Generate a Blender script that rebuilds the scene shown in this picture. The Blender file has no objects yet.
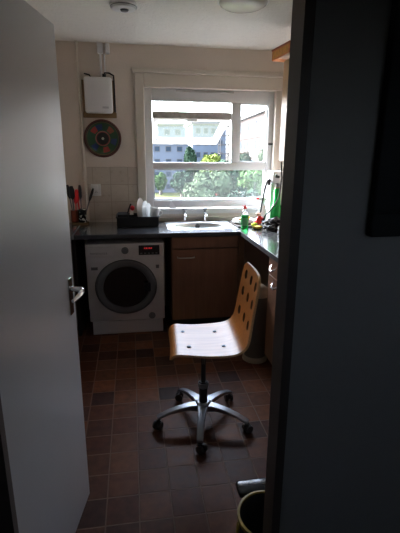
import bpy, bmesh, math, random
from mathutils import Vector, Matrix
random.seed(7)
S = bpy.context.scene
PI = math.pi
# ---------------------------------------------------------------- camera
def cam_matrix(p, yw, r):
    p, yw, r = [math.radians(a) for a in (p, yw, r)]
    f = Vector((math.sin(yw)*math.cos(p), math.cos(yw)*math.cos(p), -math.sin(p)))
    right = Vector((math.cos(yw), -math.sin(yw), 0)); up = right.cross(f)
    c, s = math.cos(r), math.sin(r)
    r2 = c*right + s*up; u2 = -s*right + c*up
    return Matrix((r2, u2, -f)).transposed().to_4x4()
cd = bpy.data.cameras.new('camera'); cam = bpy.data.objects.new('camera', cd)
S.collection.objects.link(cam); S.camera = cam
cam.matrix_world = Matrix.Translation((0, 0, 1.55)) @ cam_matrix(15.1, 9.25, .365)
cd.sensor_fit = 'VERTICAL'; cd.sensor_height = 24; cd.lens = 24*415/533
cd.clip_start = .02; cd.clip_end = 2000
# ---------------------------------------------------------------- world, sun, exposure
W = bpy.data.worlds.new('world'); S.world = W; W.use_nodes = True
nt = W.node_tree; nt.nodes.clear()
sky = nt.nodes.new('ShaderNodeTexSky'); sky.sky_type = 'NISHITA'; sky.sun_disc = False
sky.sun_elevation = math.radians(40); sky.sun_rotation = math.radians(312)
sky.air_density = 1.0; sky.dust_density = 6.0; sky.ozone_density = 1.0
bg = nt.nodes.new('ShaderNodeBackground'); bg.inputs[1].default_value = 5.0
wo = nt.nodes.new('ShaderNodeOutputWorld')
hs = nt.nodes.new('ShaderNodeHueSaturation'); hs.inputs['Saturation'].default_value = .45
tn = nt.nodes.new('ShaderNodeMix'); tn.data_type = 'RGBA'; tn.blend_type = 'MULTIPLY'; tn.inputs['Factor'].default_value = 1; tn.inputs['B'].default_value = (.90, .98, 1.10, 1)
nt.links.new(sky.outputs[0], hs.inputs['Color']); nt.links.new(hs.outputs[0], tn.inputs['A']); nt.links.new(tn.outputs['Result'], bg.inputs[0]); nt.links.new(bg.outputs[0], wo.inputs[0])
S.view_settings.view_transform = 'Standard'; S.view_settings.look = 'None'
S.view_settings.gamma = 1; S.view_settings.use_curve_mapping = False
S.view_settings.exposure = 0.17
S.cycles.max_bounces = 12; S.cycles.diffuse_bounces = 8; S.cycles.transparent_max_bounces = 16
S.cycles.sample_clamp_indirect = 6
pl = bpy.data.lights.new('window_portal', 'AREA'); pl.shape = 'RECTANGLE'; pl.size = 1.22; pl.size_y = 1.1
pl.cycles.is_portal = True
po = bpy.data.objects.new('window_portal', pl); S.collection.objects.link(po)
po.location = (.78, 4.36, 1.58); po.rotation_euler = (math.radians(-90), 0, 0)

# ---------------------------------------------------------------- materials
def N(t, typ, **kw):
    n = t.nodes.new(typ)
    for k, v in kw.items(): setattr(n, k, v)
    return n
def mat(name, col, rough=.5, metal=0, var=.12, scale=12, bump=0, bscale=60, coat=0, trans=0, ior=1.45, spec=.5, emit=None, sheen=0):
    m = bpy.data.materials.new(name); m.use_nodes = True
    t = m.node_tree; b = t.nodes['Principled BSDF']
    b.inputs['Roughness'].default_value = rough; b.inputs['Metallic'].default_value = metal
    b.inputs['Coat Weight'].default_value = coat; b.inputs['Coat Roughness'].default_value = .12
    b.inputs['Transmission Weight'].default_value = trans; b.inputs['IOR'].default_value = ior
    b.inputs['Specular IOR Level'].default_value = spec; b.inputs['Sheen Weight'].default_value = sheen
    tc = N(t, 'ShaderNodeTexCoord')
    nz = N(t, 'ShaderNodeTexNoise'); nz.inputs['Scale'].default_value = scale; nz.inputs['Detail'].default_value = 5
    t.links.new(tc.outputs['Object'], nz.inputs['Vector'])
    mx = N(t, 'ShaderNodeMix', data_type='RGBA')
    c = Vector(col)
    mx.inputs['A'].default_value = (*(c*(1-var)), 1); mx.inputs['B'].default_value = (*(c*(1+var)), 1)
    t.links.new(nz.outputs['Fac'], mx.inputs['Factor']); t.links.new(mx.outputs['Result'], b.inputs['Base Color'])
    if bump:
        n2 = N(t, 'ShaderNodeTexNoise'); n2.inputs['Scale'].default_value = bscale; n2.inputs['Detail'].default_value = 3
        t.links.new(tc.outputs['Object'], n2.inputs['Vector'])
        bp = N(t, 'ShaderNodeBump'); bp.inputs['Strength'].default_value = bump; bp.inputs['Distance'].default_value = .01
        t.links.new(n2.outputs['Fac'], bp.inputs['Height']); t.links.new(bp.outputs['Normal'], b.inputs['Normal'])
    if emit:
        b.inputs['Emission Color'].default_value = (*emit[0], 1); b.inputs['Emission Strength'].default_value = emit[1]
    return m
def wood(name, c1, c2, rough=.4, axis=2, scale=6, coat=.0):
    m = bpy.data.materials.new(name); m.use_nodes = True
    t = m.node_tree; b = t.nodes['Principled BSDF']
    b.inputs['Roughness'].default_value = rough; b.inputs['Coat Weight'].default_value = coat; b.inputs['Coat Roughness'].default_value = .25
    tc = N(t, 'ShaderNodeTexCoord'); mp = N(t, 'ShaderNodeMapping')
    sc = [scale*6]*3; sc[axis] = scale*.5; mp.inputs['Scale'].default_value = sc
    nz = N(t, 'ShaderNodeTexNoise'); nz.inputs['Scale'].default_value = 1; nz.inputs['Detail'].default_value = 6; nz.inputs['Distortion'].default_value = .6
    cr = N(t, 'ShaderNodeValToRGB'); cr.color_ramp.elements[0].position = .3; cr.color_ramp.elements[1].position = .72
    cr.color_ramp.elements[0].color = (*c1, 1); cr.color_ramp.elements[1].color = (*c2, 1)
    t.links.new(tc.outputs['Object'], mp.inputs[0]); t.links.new(mp.outputs[0], nz.inputs['Vector'])
    t.links.new(nz.outputs['Fac'], cr.inputs[0]); t.links.new(cr.outputs[0], b.inputs['Base Color'])
    return m
def tiles(name, axes, size, off, cols, grout, gw, rough, bump=.3, mott=.25, spec=.5):
    m = bpy.data.materials.new(name); m.use_nodes = True
    t = m.node_tree; b = t.nodes['Principled BSDF']; L = t.links.new
    b.inputs['Specular IOR Level'].default_value = spec
    tc = N(t, 'ShaderNodeTexCoord'); sp = N(t, 'ShaderNodeSeparateXYZ'); L(tc.outputs['Object'], sp.inputs[0])
    fl, edge = [], []
    def M(op, a, bb=None):
        n = N(t, 'ShaderNodeMath', operation=op)
        for i, v in enumerate((a, bb)):
            if v is None: continue
            if isinstance(v, (int, float)): n.inputs[i].default_value = v
            else: L(v, n.inputs[i])
        return n.outputs[0]
    for a, s, o in zip(axes, size, off):
        u = M('DIVIDE', M('SUBTRACT', sp.outputs[a], o), s)
        fl.append(M('FLOOR', u)); f = M('FRACT', u)
        edge.append(M('MULTIPLY', M('MINIMUM', f, M('SUBTRACT', 1.0, f)), s))
    d = M('MINIMUM', edge[0], edge[1])
    cb = N(t, 'ShaderNodeCombineXYZ'); L(fl[0], cb.inputs[0]); L(fl[1], cb.inputs[1])
    wn = N(t, 'ShaderNodeTexWhiteNoise', noise_dimensions='3D'); L(cb.outputs[0], wn.inputs['Vector'])
    cr = N(t, 'ShaderNodeValToRGB'); cr.color_ramp.interpolation = 'LINEAR'
    els = cr.color_ramp.elements
    for i, c in enumerate(cols):
        p = i/max(1, len(cols)-1)
        e = els[i] if i < 2 else els.new(p)
        e.position = p; e.color = (*c, 1)
    L(wn.outputs['Value'], cr.inputs[0])
    nz = N(t, 'ShaderNodeTexNoise'); nz.inputs['Scale'].default_value = 22; nz.inputs['Detail'].default_value = 6
    L(tc.outputs['Object'], nz.inputs['Vector'])
    mr = N(t, 'ShaderNodeMapRange'); mr.inputs['To Min'].default_value = 1-mott*1.6; mr.inputs['To Max'].default_value = 1+mott*1.6
    L(nz.outputs['Fac'], mr.inputs['Value'])
    vm = N(t, 'ShaderNodeVectorMath', operation='SCALE'); L(cr.outputs[0], vm.inputs[0]); L(mr.outputs[0], vm.inputs['Scale'])
    g = N(t, 'ShaderNodeMapRange'); g.inputs['From Min'].default_value = gw*.5; g.inputs['From Max'].default_value = gw
    L(d, g.inputs['Value'])
    mx = N(t, 'ShaderNodeMix', data_type='RGBA'); mx.inputs['A'].default_value = (*grout, 1)
    L(g.outputs[0], mx.inputs['Factor']); L(vm.outputs[0], mx.inputs['B']); L(mx.outputs['Result'], b.inputs['Base Color'])
    ad = M('ADD', M('MULTIPLY', g.outputs[0], .6), M('MULTIPLY', nz.outputs['Fac'], .35))
    bp = N(t, 'ShaderNodeBump'); bp.inputs['Strength'].default_value = bump; bp.inputs['Distance'].default_value = .004
    L(ad, bp.inputs['Height']); L(bp.outputs['Normal'], b.inputs['Normal'])
    rr = M('ADD', M('MULTIPLY', nz.outputs['Fac'], .3), rough-.15); L(rr, b.inputs['Roughness'])
    return m
def pane(name, tint, haze, gloss_ior=1.5):
    """thin clear pane: straight through, a Fresnel reflection, and a pale veil imitating the washed-out daylight"""
    m = bpy.data.materials.new(name); m.use_nodes = True
    t = m.node_tree; t.nodes.clear(); L = t.links.new
    tr = N(t, 'ShaderNodeBsdfTransparent'); tr.inputs[0].default_value = (*tint, 1)
    df = N(t, 'ShaderNodeBsdfTranslucent'); df.inputs[0].default_value = (.9, .93, .95, 1)  # pale scatter put in as the hazy veil over the view
    nz = N(t, 'ShaderNodeTexNoise'); nz.inputs['Scale'].default_value = 9
    mr = N(t, 'ShaderNodeMapRange'); mr.inputs['To Min'].default_value = haze*.7; mr.inputs['To Max'].default_value = haze*1.3
    L(nz.outputs['Fac'], mr.inputs['Value'])
    m1 = N(t, 'ShaderNodeMixShader'); L(mr.outputs[0], m1.inputs[0]); L(tr.outputs[0], m1.inputs[1]); L(df.outputs[0], m1.inputs[2])
    gl = N(t, 'ShaderNodeBsdfGlossy'); gl.inputs['Roughness'].default_value = .02
    fr = N(t, 'ShaderNodeFresnel'); ge = N(t, 'ShaderNodeNewGeometry'); mi = N(t, 'ShaderNodeMapRange')
    mi.inputs['To Min'].default_value = gloss_ior; mi.inputs['To Max'].default_value = 1/gloss_ior     # same reflectance from both sides of the pane
    L(ge.outputs['Backfacing'], mi.inputs['Value']); L(mi.outputs[0], fr.inputs[0])
    m2 = N(t, 'ShaderNodeMixShader'); L(fr.outputs[0], m2.inputs[0]); L(m1.outputs[0], m2.inputs[1]); L(gl.outputs[0], m2.inputs[2])
    o = N(t, 'ShaderNodeOutputMaterial'); L(m2.outputs[0], o.inputs[0])
    return m

M = {}
M['plaster'] = mat('wall_paint', (.66, .585, .52), .75, var=.05, scale=4, bump=.15, bscale=90)
M['ceiling'] = mat('textured_ceiling', (.80, .775, .72), .85, var=.05, scale=20, bump=.9, bscale=55)
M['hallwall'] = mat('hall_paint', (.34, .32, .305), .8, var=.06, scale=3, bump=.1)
M['hallfloor'] = mat('hall_carpet', (.05, .045, .04), .95, var=.3, scale=120)
M['floor'] = tiles('floor_tiles', (0, 1), (.1465, .1525), (-.017, 1.635), [(.075, .026, .016), (.135, .052, .028), (.042, .020, .017), (.18, .068, .032), (.075, .036, .028)], (.18, .105, .075), .0045, .46, .7, .4, spec=.13)
M['walltile'] = tiles('wall_tiles', (0, 2), (.165, .165), (-.365, 1.43), [(.47, .41, .35), (.50, .44, .375)], (.36, .31, .26), .004, .32, .25, .05)
M['doorpaint'] = mat('door_gloss_paint', (.70, .71, .73), .28, var=.03, scale=3, coat=.2)
M['frame'] = mat('brown_frame', (.085, .065, .055), .5, var=.15)
M['casing'] = mat('cream_casing', (.60, .55, .48), .5, var=.04)
M['upvc'] = mat('white_window_frame', (.64, .645, .65), .3, var=.03)
M['weathered'] = mat('weathered_shaded_edge', (.33, .29, .255), .8, var=.6, scale=25)  # dirt and shade both mixed into this darker colour
M['glass'] = pane('window_glass', (.95, .97, .98), .006)
M['wtop'] = mat('dark_worktop', (.075, .075, .078), .2, var=.25, scale=160, spec=.6, coat=.8)
M['wedge'] = mat('worktop_edge', (.045, .045, .047), .45, var=.2)
M['unit'] = wood('cabinet_veneer', (.21, .096, .055), (.275, .13, .075), .42, 2, 5)
M['unitside'] = mat('cabinet_carcass', (.16, .085, .05), .6, var=.15)
M['wallunit'] = wood('pale_cabinet_veneer', (.42, .26, .14), (.50, .32, .18), .4, 2, 4, coat=.05)
M['chairwood'] = wood('chair_veneer', (.45, .155, .027), (.55, .21, .043), .38, 0, 7, coat=.0)
M['chairwood'].node_tree.nodes['Principled BSDF'].inputs['Specular IOR Level'].default_value = .36
M['plyedge'] = wood('ply_edge', (.45, .25, .11), (.65, .42, .22), .45, 1, 20)
M['slotshade'] = mat('shaded_slot_ply', (.10, .045, .02), .7, var=.3, scale=60)  # ply edge darkened inside the slots, shade put into its colour
M['steel'] = mat('brushed_steel', (.60, .60, .60), .36, 1, var=.06, scale=40)
M['alu'] = mat('cast_aluminium', (.36, .38, .41), .4, 1, var=.08)
M['chrome'] = mat('chrome', (.8, .8, .82), .12, 1, var=.03)
M['black'] = mat('black_plastic', (.012, .012, .013), .35, var=.2)
M['blackm'] = mat('matt_black', (.010, .010, .011), .65, var=.2)
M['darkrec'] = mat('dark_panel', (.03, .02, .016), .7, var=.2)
M['white'] = mat('white_plastic', (.74, .74, .75), .35, var=.03)
M['enamel'] = mat('white_enamel', (.70, .67, .68), .3, var=.03)
M['greyp'] = mat('grey_plastic', (.16, .16, .17), .35, var=.1)
M['darkglass'] = mat('dark_door_glass', (.012, .013, .014), .1, var=.4, scale=18, coat=.6)
M['ceramic'] = mat('white_ceramic', (.80, .79, .76), .15, var=.03)
M['red'] = mat('red_plastic', (.62, .025, .03), .35, var=.1)
M['yellow'] = mat('yellow_sponge', (.50, .33, .03), .9, var=.2, scale=60)
M['yellowband'] = mat('yellow_liner', (.34, .22, .02), .5, var=.15)
M['orange'] = wood('orange_wood', (.42, .10, .016), (.56, .17, .028), .5, 1, 8)
M['orangedk'] = mat('dark_orange_trim', (.25, .045, .015), .5, var=.2)
M['pinkpaper'] = mat('pale_paper', (.75, .55, .45), .8, var=.15, scale=30)
M['brick_brown'] = mat('brown_timber', (.20, .12, .05), .7, var=.25)
M['green'] = mat('green_liquid', (.02, .50, .10), .12, trans=.55, var=.05)
M['clearp'] = mat('clear_plastic', (.85, .88, .88), .12, trans=.85, var=.02)
M['glassware'] = mat('clear_glass', (.95, .97, .97), .03, trans=1, var=0)
M['cream'] = mat('cream_plastic', (.34, .28, .21), .4, var=.06)
M['display'] = mat('red_display', (.3, .01, .01), .4, emit=((1, .05, .06), .6))
M['grass'] = mat('lawn', (.034, .037, .011), .9, spec=.05, var=.35, scale=.6)
M['asphalt'] = mat('path', (.06, .058, .055), .9, spec=.05)
M['bark'] = mat('bark', (.08, .06, .045), .9, var=.3)
M['food'] = mat('brown_crust', (.20, .09, .04), .7, var=.4, scale=50)

# ---------------------------------------------------------------- mesh helpers
class MB:
    def __init__(s): s.b = bmesh.new()
    def box(s, x0, x1, y0, y1, z0, z1, bev=0, mi=0, rot=None):
        r = bmesh.ops.create_cube(s.b, size=1); vs = r['verts']
        for v in vs: v.co = Vector(((x0+x1)/2+v.co.x*(x1-x0), (y0+y1)/2+v.co.y*(y1-y0), (z0+z1)/2+v.co.z*(z1-z0)))
        if bev:
            es = list({e for v in vs for e in v.link_edges})
            g = bmesh.ops.bevel(s.b, geom=es, offset=bev, segments=2, profile=.5, affect='EDGES')
            vs = list({v for f in g['faces'] for v in f.verts} | {v for v in vs if v.is_valid})
        fs = {f for v in vs for f in v.link_faces}
        for f in fs: f.material_index = mi
        if rot: 
            c, mtx = rot; bmesh.ops.rotate(s.b, verts=vs, cent=c, matrix=mtx)
        return s
    def lathe(s, prof, c=(0, 0, 0), seg=24, axis='Z', mi=0, sx=1, sy=1, mat=None, close=False):
        rings = []
        for r, z in prof:
            if r < 1e-5: ring = [s.b.verts.new(s._ax(0, 0, z, c, axis, mat))]
            else: ring = [s.b.verts.new(s._ax(r*math.cos(2*PI*k/seg)*sx, r*math.sin(2*PI*k/seg)*sy, z, c, axis, mat)) for k in range(seg)]
            rings.append(ring)
        for a, b in zip(rings, rings[1:]):
            if len(a) == 1 and len(b) == 1: continue
            for k in range(seg):
                k2 = (k+1) % seg
                if len(a) == 1: vv = (a[0], b[k2], b[k])
                elif len(b) == 1: vv = (a[k], a[k2], b[0])
                else: vv = (a[k], a[k2], b[k2], b[k])
                f = s.b.faces.new(vv); f.material_index = mi
        for ring, fl in ((rings[0], 1), (rings[-1], 0)):
            if len(ring) > 2 and not close:
                f = s.b.faces.new(ring[::-1] if fl else ring); f.material_index = mi
        return s
    def _ax(s, x, y, z, c, axis, mat):
        v = Vector((x, y, z))
        if mat: v = mat @ v
        elif axis == 'X': v = Vector((z, x, y))
        elif axis == 'Y': v = Vector((x, -z, y)) 
        return v + Vector(c)
    def cyl(s, p0, p1, r0, r1=None, seg=14, mi=0):
        p0, p1 = Vector(p0), Vector(p1); d = p1-p0
        q = Vector((0, 0, 1)).rotation_difference(d.normalized()).to_matrix()
        return s.lathe([(r0, 0), (r1 if r1 is not None else r0, d.length)], p0, seg, mat=q, mi=mi)
    def tube(s, pts, r, seg=8, mi=0):
        pts = [Vector(p) for p in pts]; rs = r if isinstance(r, (list, tuple)) else [r]*len(pts)
        rings = []; prev = None
        for i, p in enumerate(pts):
            t = (pts[min(i+1, len(pts)-1)]-pts[max(i-1, 0)]).normalized()
            if prev is None:
                a = Vector((0, 0, 1)) if abs(t.z) < .9 else Vector((1, 0, 0)); u = t.cross(a).normalized()
            else: u = (prev - t*prev.dot(t)).normalized()
            prev = u; v = t.cross(u)
            rings.append([s.b.verts.new(p+(u*math.cos(2*PI*k/seg)+v*math.sin(2*PI*k/seg))*rs[i]) for k in range(seg)])
        for a, b in zip(rings, rings[1:]):
            for k in range(seg):
                f = s.b.faces.new((a[k], a[(k+1) % seg], b[(k+1) % seg], b[k])); f.material_index = mi
        s.b.faces.new(rings[0][::-1]).material_index = mi; s.b.faces.new(rings[-1]).material_index = mi
        return s
    def prism(s, poly, h0, h1, axis='Z', mi=0):
        def P(a, b, h): return Vector((a, b, h)) if axis == 'Z' else (Vector((a, h, b)) if axis == 'Y' else Vector((h, a, b)))
        lo = [s.b.verts.new(P(a, b, h0)) for a, b in poly]; hi = [s.b.verts.new(P(a, b, h1)) for a, b in poly]
        n = len(poly)
        for k in range(n): s.b.faces.new((lo[k], lo[(k+1) % n], hi[(k+1) % n], hi[k])).material_index = mi
        s.b.faces.new(lo[::-1]).material_index = mi; s.b.faces.new(hi).material_index = mi
        return s
    def blob(s, c, r, sub=2, amp=.15, mi=0, seed=0):
        rnd = random.Random(seed); g = bmesh.ops.create_icosphere(s.b, subdivisions=sub, radius=1)
        ph = [rnd.uniform(0, 6) for _ in range(6)]
        for v in g['verts']:
            n = v.co.copy()
            k = 1+amp*(math.sin(n.x*4+ph[0])*math.sin(n.y*5+ph[1])+.6*math.sin(n.z*9+ph[2])*math.sin(n.x*8+ph[3])+.4*rnd.uniform(-1, 1))
            v.co = Vector((c[0]+n.x*r[0]*k, c[1]+n.y*r[1]*k, c[2]+n.z*r[2]*k))
        for v in g['verts']:
            for f in v.link_faces: f.material_index = mi
        return s
    def build(s, name, m, parent=None, smooth=None):
        bmesh.ops.recalc_face_normals(s.b, faces=s.b.faces)
        me = bpy.data.meshes.new(name); s.b.to_mesh(me); s.b.free()
        for x in (m if isinstance(m, (list, tuple)) else [m]): me.materials.append(M[x] if isinstance(x, str) else x)
        if smooth is not None:
            for p in me.polygons: p.use_smooth = True
            me.set_sharp_from_angle(angle=math.radians(smooth))
        o = bpy.data.objects.new(name, me); S.collection.objects.link(o)
        if parent: o.parent = parent
        return o
def tag(o, label=None, cat=None, group=None, kind=None):
    for k, v in (('label', label), ('category', cat), ('group', group), ('kind', kind)):
        if v: o[k] = v
    return o
def thing(name, label, cat, loc=(0, 0, 0), rz=0, group=None):
    o = bpy.data.objects.new(name, None); S.collection.objects.link(o); o.empty_display_size = .05
    o.location = loc; o.rotation_euler = (0, 0, rz)
    return tag(o, label, cat, group)
def struct(o): return tag(o, kind='structure')
def copy_tree(o, parent=None):
    c = o.copy(); S.collection.objects.link(c)
    if parent: c.parent = parent
    for ch in list(o.children): copy_tree(ch, c)
    return c
def bx(*a, **k): return MB().box(*a, **k)
def rotm(ax, deg): return Matrix.Rotation(math.radians(deg), 3, ax)

# ================================================================ SETTING
YW, XL, XR, ZC, YD = 4.15, -.80, 1.50, 2.50, .995      # back wall, left, right, ceiling, hall face of the doorway wall
struct(bx(XL-.1, XR+.1, 1.03, YW+.1, -.08, 0).build('floor', 'floor'))
struct(bx(-1.6, 1.9, -1.6, 1.03, -.08, 0).build('floor_hall', 'hallfloor'))
c = MB(); c.box(XL-.1, XR+.1, YD, YW+.3, ZC, ZC+.12); struct(c.build('ceiling', 'ceiling'))
struct(bx(-1.6, 1.9, -1.6, YD, ZC, ZC+.12).build('ceiling_hall', 'ceiling'))
# back wall with the window opening x .14..1.41, z 1.03..2.146
w = MB()
w.box(XL-.1, .14, YW, YW+.30, -.08, ZC); w.box(1.41, XR+.1, YW, YW+.30, -.08, ZC)
w.box(.14, 1.41, YW, YW+.30, -.08, 1.0); w.box(.14, 1.41, YW, YW+.30, 2.146, ZC)
struct(w.build('wall_back', 'plaster'))
struct(bx(XL-.1, XL, YD+.07, YW, -.08, ZC).build('wall_left', 'plaster'))
struct(bx(XR, XR+.1, YD+.07, YW, -.08, ZC).build('wall_right', 'plaster'))
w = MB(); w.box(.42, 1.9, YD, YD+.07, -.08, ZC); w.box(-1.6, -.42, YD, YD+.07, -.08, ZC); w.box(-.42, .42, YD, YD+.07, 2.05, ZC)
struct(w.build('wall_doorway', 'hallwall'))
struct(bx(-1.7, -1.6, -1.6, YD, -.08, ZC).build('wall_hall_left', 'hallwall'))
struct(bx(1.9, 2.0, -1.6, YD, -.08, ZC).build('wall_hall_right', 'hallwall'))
w = MB(); w.box(-1.6, .9, -1.7, -1.6, -.08, ZC); w.box(1.25, 1.9, -1.7, -1.6, -.08, ZC); w.box(.9, 1.25, -1.7, -1.6, -.08, 1.75); w.box(.9, 1.25, -1.7, -1.6, 2.05, ZC)
struct(w.build('wall_hall_back', 'hallwall'))
# unseen glazed opening added behind the camera to let light into the hall
w2 = thing('added_hall_opening', None, None); struct(w2)
m = MB(); m.box(.9, 1.25, -1.68, -1.62, 1.75, 1.78); m.box(.9, 1.25, -1.68, -1.62, 2.02, 2.05); m.box(.9, .93, -1.68, -1.62, 1.78, 2.02); m.box(1.22, 1.25, -1.68, -1.62, 1.78, 2.02)
m.build('window_frame', 'upvc', w2); bx(.93, 1.22, -1.652, -1.648, 1.78, 2.02).build('pane', 'glass', w2)
# door lining and stops
w = MB(); w.box(.394, .42, YD-.004, YD+.075, 0, 2.05); w.box(-.42, -.357, YD-.004, YD+.03, 0, 2.05); w.box(-.42, .42, YD-.004, YD+.075, 1.995, 2.05)
struct(w.build('trim_1', 'frame'))
# tiles above the worktop
struct(bx(-.415, .055, YW-.008, YW, .90, 1.43).build('trim_3', 'walltile'))
# skirting by the left wall and in the hall
struct(bx(XL, XL+.015, 1.07, 3.4, 0, .1).build('baseboard_left', 'casing'))
struct(bx(.43, 1.9, YD-.015, YD, 0, .12).build('baseboard_hall', 'frame'))
# casing round the window + batten over it
w = MB()
w.box(.056, .14, YW-.02, YW, .93, 2.263, bev=.006); w.box(.14, 1.448, YW-.02, YW, 2.146, 2.263, bev=.006); w.box(1.41, 1.448, YW-.02, YW, .93, 2.146, bev=.004)
struct(w.build('trim_4', 'casing'))
w = MB(); w.box(.04, 1.47, YW-.045, YW, 2.263, 2.285, bev=.004); w.box(.03, 1.48, YW-.022, YW, 2.285, 2.31, bev=.004)
struct(w.build('trim_5', 'casing'))

# ---- window
wn = thing('window_1', None, None, (0, 0, 0)); struct(wn)
Y0, Y1 = 4.185, 4.255
f = MB()
f.box(.14, .213, Y0, Y1, 1.03, 2.146, bev=.006); f.box(1.357, 1.41, Y0, Y1, 1.03, 2.146, bev=.006)
f.box(.213, 1.357, Y0, Y1, 2.036, 2.146, bev=.006); f.box(.213, 1.357, Y0, Y1, 1.03, 1.108, bev=.006)
f.box(.213, 1.357, Y0+.002, Y1, 1.410, 1.474, bev=.006); f.box(.988, 1.072, Y0+.002, Y1, 1.474, 2.036, bev=.006)
# glazing beads
for (a, b_, c_, d_) in ((.213, 1.357, 1.108, 1.41), (1.072, 1.357, 1.474, 2.036)):
    f.box(a, a+.012, Y0+.02, Y1-.01, c_, d_); f.box(b_-.012, b_, Y0+.02, Y1-.01, c_, d_)
    f.box(a+.012, b_-.012, Y0+.02, Y1-.01, c_, c_+.012); f.box(a+.012, b_-.012, Y0+.02, Y1-.01, d_-.012, d_)
f.build('window_frame', 'upvc', wn, 30)
f = MB(); f.box(.44, 1.0, Y0-.012, Y0-.0005, 2.118, 2.136, bev=.004)
vt = f.build('trickle_vent', mat('vent_grey', (.42, .41, .39), .5), wn); vt['label'] = 'long grey ventilation strip'
bx(.2245, 1.3455, 4.222, 4.226, 1.1195, 1.3985).build('pane', 'glass', wn)
bx(1.0835, 1.3455, 4.222, 4.226, 1.4855, 2.0245).build('pane', 'glass', wn)
# open reversible sash: top rail slid down at the frame, bottom swung out
sash = MB()
A = Vector((0, 4.215, 1.915)); B = Vector((0, 4.90, 1.69)); dv = (B-A).normalized(); nn = Vector((0, -dv.z, dv.y))
def slab(mb, x0, x1, s0, s1, t0, t1, mi=0):
    r = bmesh.ops.create_cube(mb.b, size=1)
    for v in r['verts']:
        q = A + dv*((s0+s1)/2+v.co.y*(s1-s0)) + nn*((t0+t1)/2+v.co.z*(t1-t0)); v.co = Vector(((x0+x1)/2+v.co.x*(x1-x0), q.y, q.z))
        for ff in v.link_faces: ff.material_index = mi
SL = (B-A).length
slab(sash, .222, .272, .002, SL, -.03, .025); slab(sash, .93, .98, .002, SL, -.03, .025)
slab(sash, .272, .93, .002, .06, -.03, .025); slab(sash, .272, .93, SL-.06, SL, -.03, .025)
sh = sash.build('sash', 'upvc', wn)
g = MB(); slab(g, .272, .93, .06, SL-.06, -.004, 0); g.build('pane', 'glass', sh)
g = MB(); slab(g, .216, .986, -.012, .0015, -.036, .03); e = g.build('weathered_shaded_rail', 'weathered', sh); e['label'] = 'weathered upper edge, darkened with painted shade, of the open sash'
g = MB(); slab(g, .55, .65, .012, .035, -.05, -.0305); g.build('sash_handle', 'white', sh)
g = MB(); slab(g, .272, .93, SL-.075, SL-.0602, -.012, .008); e = g.build('seal', 'greyp', sh)
# fastener on the right
g = MB(); g.cyl((1.385, Y0-.03, 1.655), (1.385, Y0, 1.655), .012); g.box(1.355, 1.40, Y0-.05, Y0-.03, 1.645, 1.665, bev=.004); g.build('window_fastener', 'black', wn)
# sill
g = MB(); g.box(.14, 1.41, YW-.05, Y0-.001, 1.002, 1.03, bev=.005); g.box(.14, 1.41, YW-.02, YW, .975, 1.002)
g.build('window_sill', 'upvc', wn)
w = MB(); w.box(.14, 1.41, YW-.012, YW-.0005, .90, .974); w.box(.14, 1.41, YW-.03, YW-.012, .930, .945, bev=.003); struct(w.build('trim_6', 'casing'))

# ---- kitchen door, opened into the kitchen, hinge on the left
hx, hy = -.372, 1.010; ex, ey = -.247, 1.672
L_ = math.hypot(ex-hx, ey-hy); ang = math.atan2(ey-hy, ex-hx)
door = thing('door_1', None, None, (hx, hy, 0), ang); struct(door)
bx(0, L_, 0, .04, .006, 1.983, bev=.002).build('door_leaf', 'doorpaint', door)      # local -y is the face the camera sees
hd = MB(); hd.box(L_-.075, L_-.035, -.006, 0, .93, 1.08, bev=.002)
hp = hd.build('handle_plate', 'chrome', door)
h = MB(); h.cyl((L_-.055, -.004, 1.035), (L_-.055, -.052, 1.035), .010); h.tube([(L_-.055, -.05, 1.035), (L_-.08, -.058, 1.034), (L_-.12, -.056, 1.028), (L_-.155, -.045, 1.02)], [.009, .010, .009, .007])
h.build('lever', 'chrome', hp, 40)
h = MB()
for z in (.25, 1.75): h.cyl((-.004, .044, z-.05), (-.004, .044, z+.05), .007)
h.build('hinge', 'steel', door)

# ---- pipe in the corner
p = MB(); p.cyl((-.436, YW-.016, .93), (-.436, YW-.016, ZC), .013); struct(p.build('trim_7', 'casing', smooth=40))

# ================================================================ KITCHEN UNITS
ZW, YF = .905, 3.465
wt = thing('worktop', 'dark grey L-shaped worktop holding the sink, running under the window and round to the right', 'worktop', (.9, 3.8, ZW-.035))
def rel(mb, o):
    for v in mb.b.verts: v.co -= Vector(o)
    return mb
sx0, sx1, sy0, sy1 = .345, .895, 3.63, 4.06      # hole for the sink
m = MB(); z0, z1 = ZW-.035, ZW
m.box(-.485, sx0, YF, YW-.009, z0, z1); m.box(sx0, sx1, YF, sy0, z0, z1); m.box(sx0, sx1, sy1, YW-.013, z0, z1); m.box(sx1, XR, YF, YW-.013, z0, z1)
m.box(.925, XR, 1.75, YF, z0, z1)
rel(m, wt.location).build('worktop_slab', 'wtop', wt)
m = MB(); m.box(-.485, .925, YF-.004, YF-.0003, z0, z1-.002); m.box(.921, .9247, 1.75, YF-.004, z0, z1-.002)
rel(m, wt.location).build('front_edging', 'wedge', wt)
wl = thing('worktop', 'short dark worktop piece left of the washing machine, half behind the open door', 'worktop', (-.64, 3.6, ZW-.035))
rel(MB().box(XL, -.4985, 2.6, YW, z0, z1), wl.location).build('worktop_slab', 'wtop', wl)
rel(MB().box(-.498, -.4855, YF, YW, z0, z1+.001), wl.location).build('joint_strip', 'steel', wl)['label'] = 'pale metal joint strip'
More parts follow.
